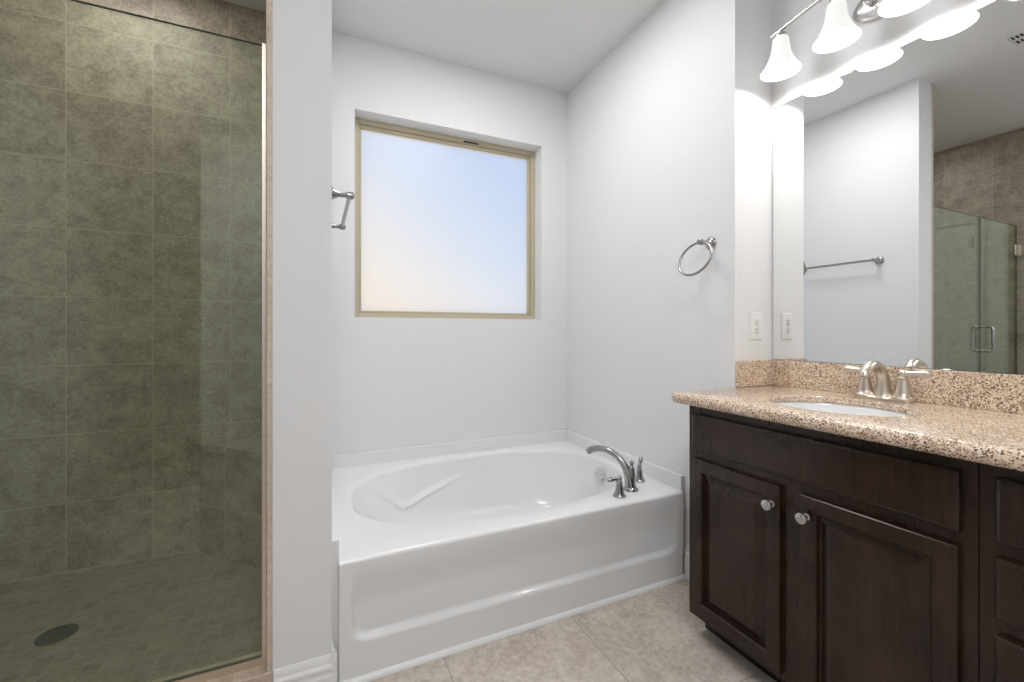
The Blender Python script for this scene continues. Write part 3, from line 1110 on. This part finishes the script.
# ---------------------------------------------------------------- sink faucet
FX, FY = 1.712, 0.788
sf = thing('sink_faucet', 'champagne nickel two-lever faucet with arched spout behind the sink', 'faucet', (FX, FY, CZ1))
bm = bmesh.new()
n = 48
rg = []
for z, g in ((0, 0), (0.010, 0), (0.0135, -0.003), (0.014, -0.006)):
    ring = []
    for k in range(n):
        a = 2 * PI * k / n
        cy_ = 0.052 if math.sin(a) >= 0 else -0.052
        ring.append(bm.verts.new((FX + (0.026 + g) * math.cos(a), FY + cy_ + (0.026 + g) * math.sin(a), CZ1 + z)))
    rg.append(ring)
for a, b in zip(rg, rg[1:]):
    for k in range(n):
        k2 = (k + 1) % n
        bm.faces.new((a[k], a[k2], b[k2], b[k]))
bm.faces.new(rg[0][::-1]); bm.faces.new(rg[-1])
obj('base_plate', bm, M['champagne'], sf)
bm = bmesh.new()
ctrl = [(0.0, 0.010, 0.0285), (0.0, 0.022, 0.0235), (0.0, 0.045, 0.0195), (-0.002, 0.072, 0.0175), (-0.013, 0.098, 0.0165), (-0.036, 0.114, 0.0158), (-0.064, 0.118, 0.0155), (-0.090, 0.109, 0.0152), (-0.107, 0.094, 0.0150), (-0.112, 0.082, 0.0150)]
pp = smooth_path([(FX + x, FY, CZ1 + z, r) for x, z, r in ctrl], 48)
tube(bm, [p[:3] for p in pp], [p[3] for p in pp], 20)
obj('spout', bm, M['champagne'], sf, angle=50)
bm = bmesh.new()
lathe(bm, [(0, 0.0), (0.0028, 0.0), (0.0028, 0.055), (0.006, 0.060), (0.006, 0.068), (0, 0.072)], Matrix.Translation((FX + 0.021, FY, CZ1 + 0.013)), 14)
obj('lift_rod', bm, M['champagne'], sf)
for s in (-1, 1):
    bell_handle(sf, (FX, FY + s * 0.052, CZ1 + 0.010), (0.05, s, 0), 0.070, 0.003, M['champagne'], s=1.13)

# ---------------------------------------------------------------- mirror
MZ0, MZ1, MY0, MY1 = BS + 0.002, H + 0.954, 0.02, YS - 0.010
mi = thing('vanity_mirror', 'large frameless wall mirror above the granite backsplash', 'mirror', (XM, 0.62, MZ0))
obj('mirror_backing', bxm(XM - 0.0035, XM - 0.0005, MY0 - 0.001, MY1 + 0.002, MZ0 - 0.001, MZ1 + 0.003), M['dark'], mi, smooth=False)
obj('mirror_glass', bxm(XM - 0.0055, XM - 0.0035, MY0, MY1, MZ0, MZ1), M['mirror'], mi, smooth=False)
for y in (0.30, 0.93):
    bm = bmesh.new()
    box(bm, XM - 0.010, XM - 0.0005, y - 0.007, y + 0.007, MZ1 + 0.0031, MZ1 + 0.006)
    box(bm, XM - 0.010, XM - 0.0056, y - 0.007, y + 0.007, MZ1 - 0.005, MZ1 + 0.0031)
    obj('mirror_clip', bm, M['steel'], mi, smooth=False)

# ---------------------------------------------------------------- vanity light: arched bar with four lit bell shades
LY, LX = 0.80, 1.655
PZ = H + 1.150
vl_ = thing('vanity_light', 'four-shade brushed nickel vanity light with arched bar above the mirror', 'light fixture', (XM, LY, H + 1.0))
bm = bmesh.new()
lathe(bm, [(0, 0.0), (1.0, 0.0), (1.0, 0.010), (0.93, 0.018), (0.80, 0.024), (0.4, 0.027), (0, 0.028)], rotM((XM - 0.0005, LY, PZ), (-1, 0, 0)), 48, 0.062, 0.115)
# rotM maps local x/y onto the wall; make sure the long axis runs along y
zs = [v.co.z for v in bm.verts]
if max(zs) - min(zs) > 0.15:
    for v in bm.verts:
        dy, dz = v.co.y - LY, v.co.z - PZ
        v.co.y, v.co.z = LY + dz, PZ + dy
obj('back_plate', bm, M['nickel'], vl_)
bm = bmesh.new()
lathe(bm, [(0, 0.024), (0.006, 0.024), (0.006, 0.034), (0.011, 0.038), (0.012, 0.045), (0.007, 0.052), (0, 0.054)], rotM((XM - 0.0005, LY + 0.055, PZ), (-1, 0, 0)), 20)
obj('finial', bm, M['chrome'], vl_)
bm = bmesh.new()
lathe(bm, [(0, 0.024), (0.006, 0.024), (0.006, 0.034), (0.011, 0.038), (0.012, 0.045), (0.007, 0.052), (0, 0.054)], rotM((XM - 0.0005, LY - 0.055, PZ), (-1, 0, 0)), 20)
obj('finial', bm, M['chrome'], vl_)


def barz(y):
    return H + 1.203 - 0.030 * ((y - LY) / 0.33) ** 2


bm = bmesh.new()
tube(bm, [(LX, LY + 0.335 - 0.67 * k / 40, barz(LY + 0.335 - 0.67 * k / 40)) for k in range(41)], 0.0065, 12)
tube(bm, [(XM - 0.02, LY, PZ), (XM - 0.06, LY, PZ + 0.012), (LX + 0.02, LY, barz(LY) - 0.012), (LX, LY, barz(LY))], 0.009, 12)
obj('arched_bar', bm, M['nickel'], vl_)
for i in range(4):
    y = LY + 0.297 - 0.198 * i
    zt = H + 1.170
    bt = barz(y) - zt - 0.002
    bm = bmesh.new()
    lathe(bm, [(0, bt), (0.008, bt), (0.008, -0.006), (0.019, -0.008), (0.021, -0.024), (0.019, -0.030), (0, -0.030)], Matrix.Translation((LX, y, zt)), 24)
    so = obj('lamp_socket', bm, M['nickel'], vl_)
    outp = [(0.020, -0.020), (0.026, -0.025), (0.029, -0.038), (0.031, -0.058), (0.036, -0.083), (0.044, -0.107), (0.054, -0.128), (0.065, -0.146), (0.070, -0.153)]
    inn = [(r - 0.003, z) for r, z in reversed(outp)]
    inn[0] = (0.068, -0.154)
    bm = bmesh.new()
    lathe(bm, smooth_path(outp, 32) + inn, Matrix.Translation((LX, y, zt)), 40)
    sh = obj('lamp_shade', bm, M['shade'], vl_, angle=60)
    d = bpy.data.lights.new('bulb_light', 'POINT')
    d.energy = BULB
    d.shadow_soft_size = 0.022
    d.color = (1.0, 0.98, 0.95)
    o = bpy.data.objects.new('bulb_light', d)
    COL.objects.link(o)
    o.parent = vl_
    o.location = Vector((LX, y, zt - 0.118)) - wloc(vl_)
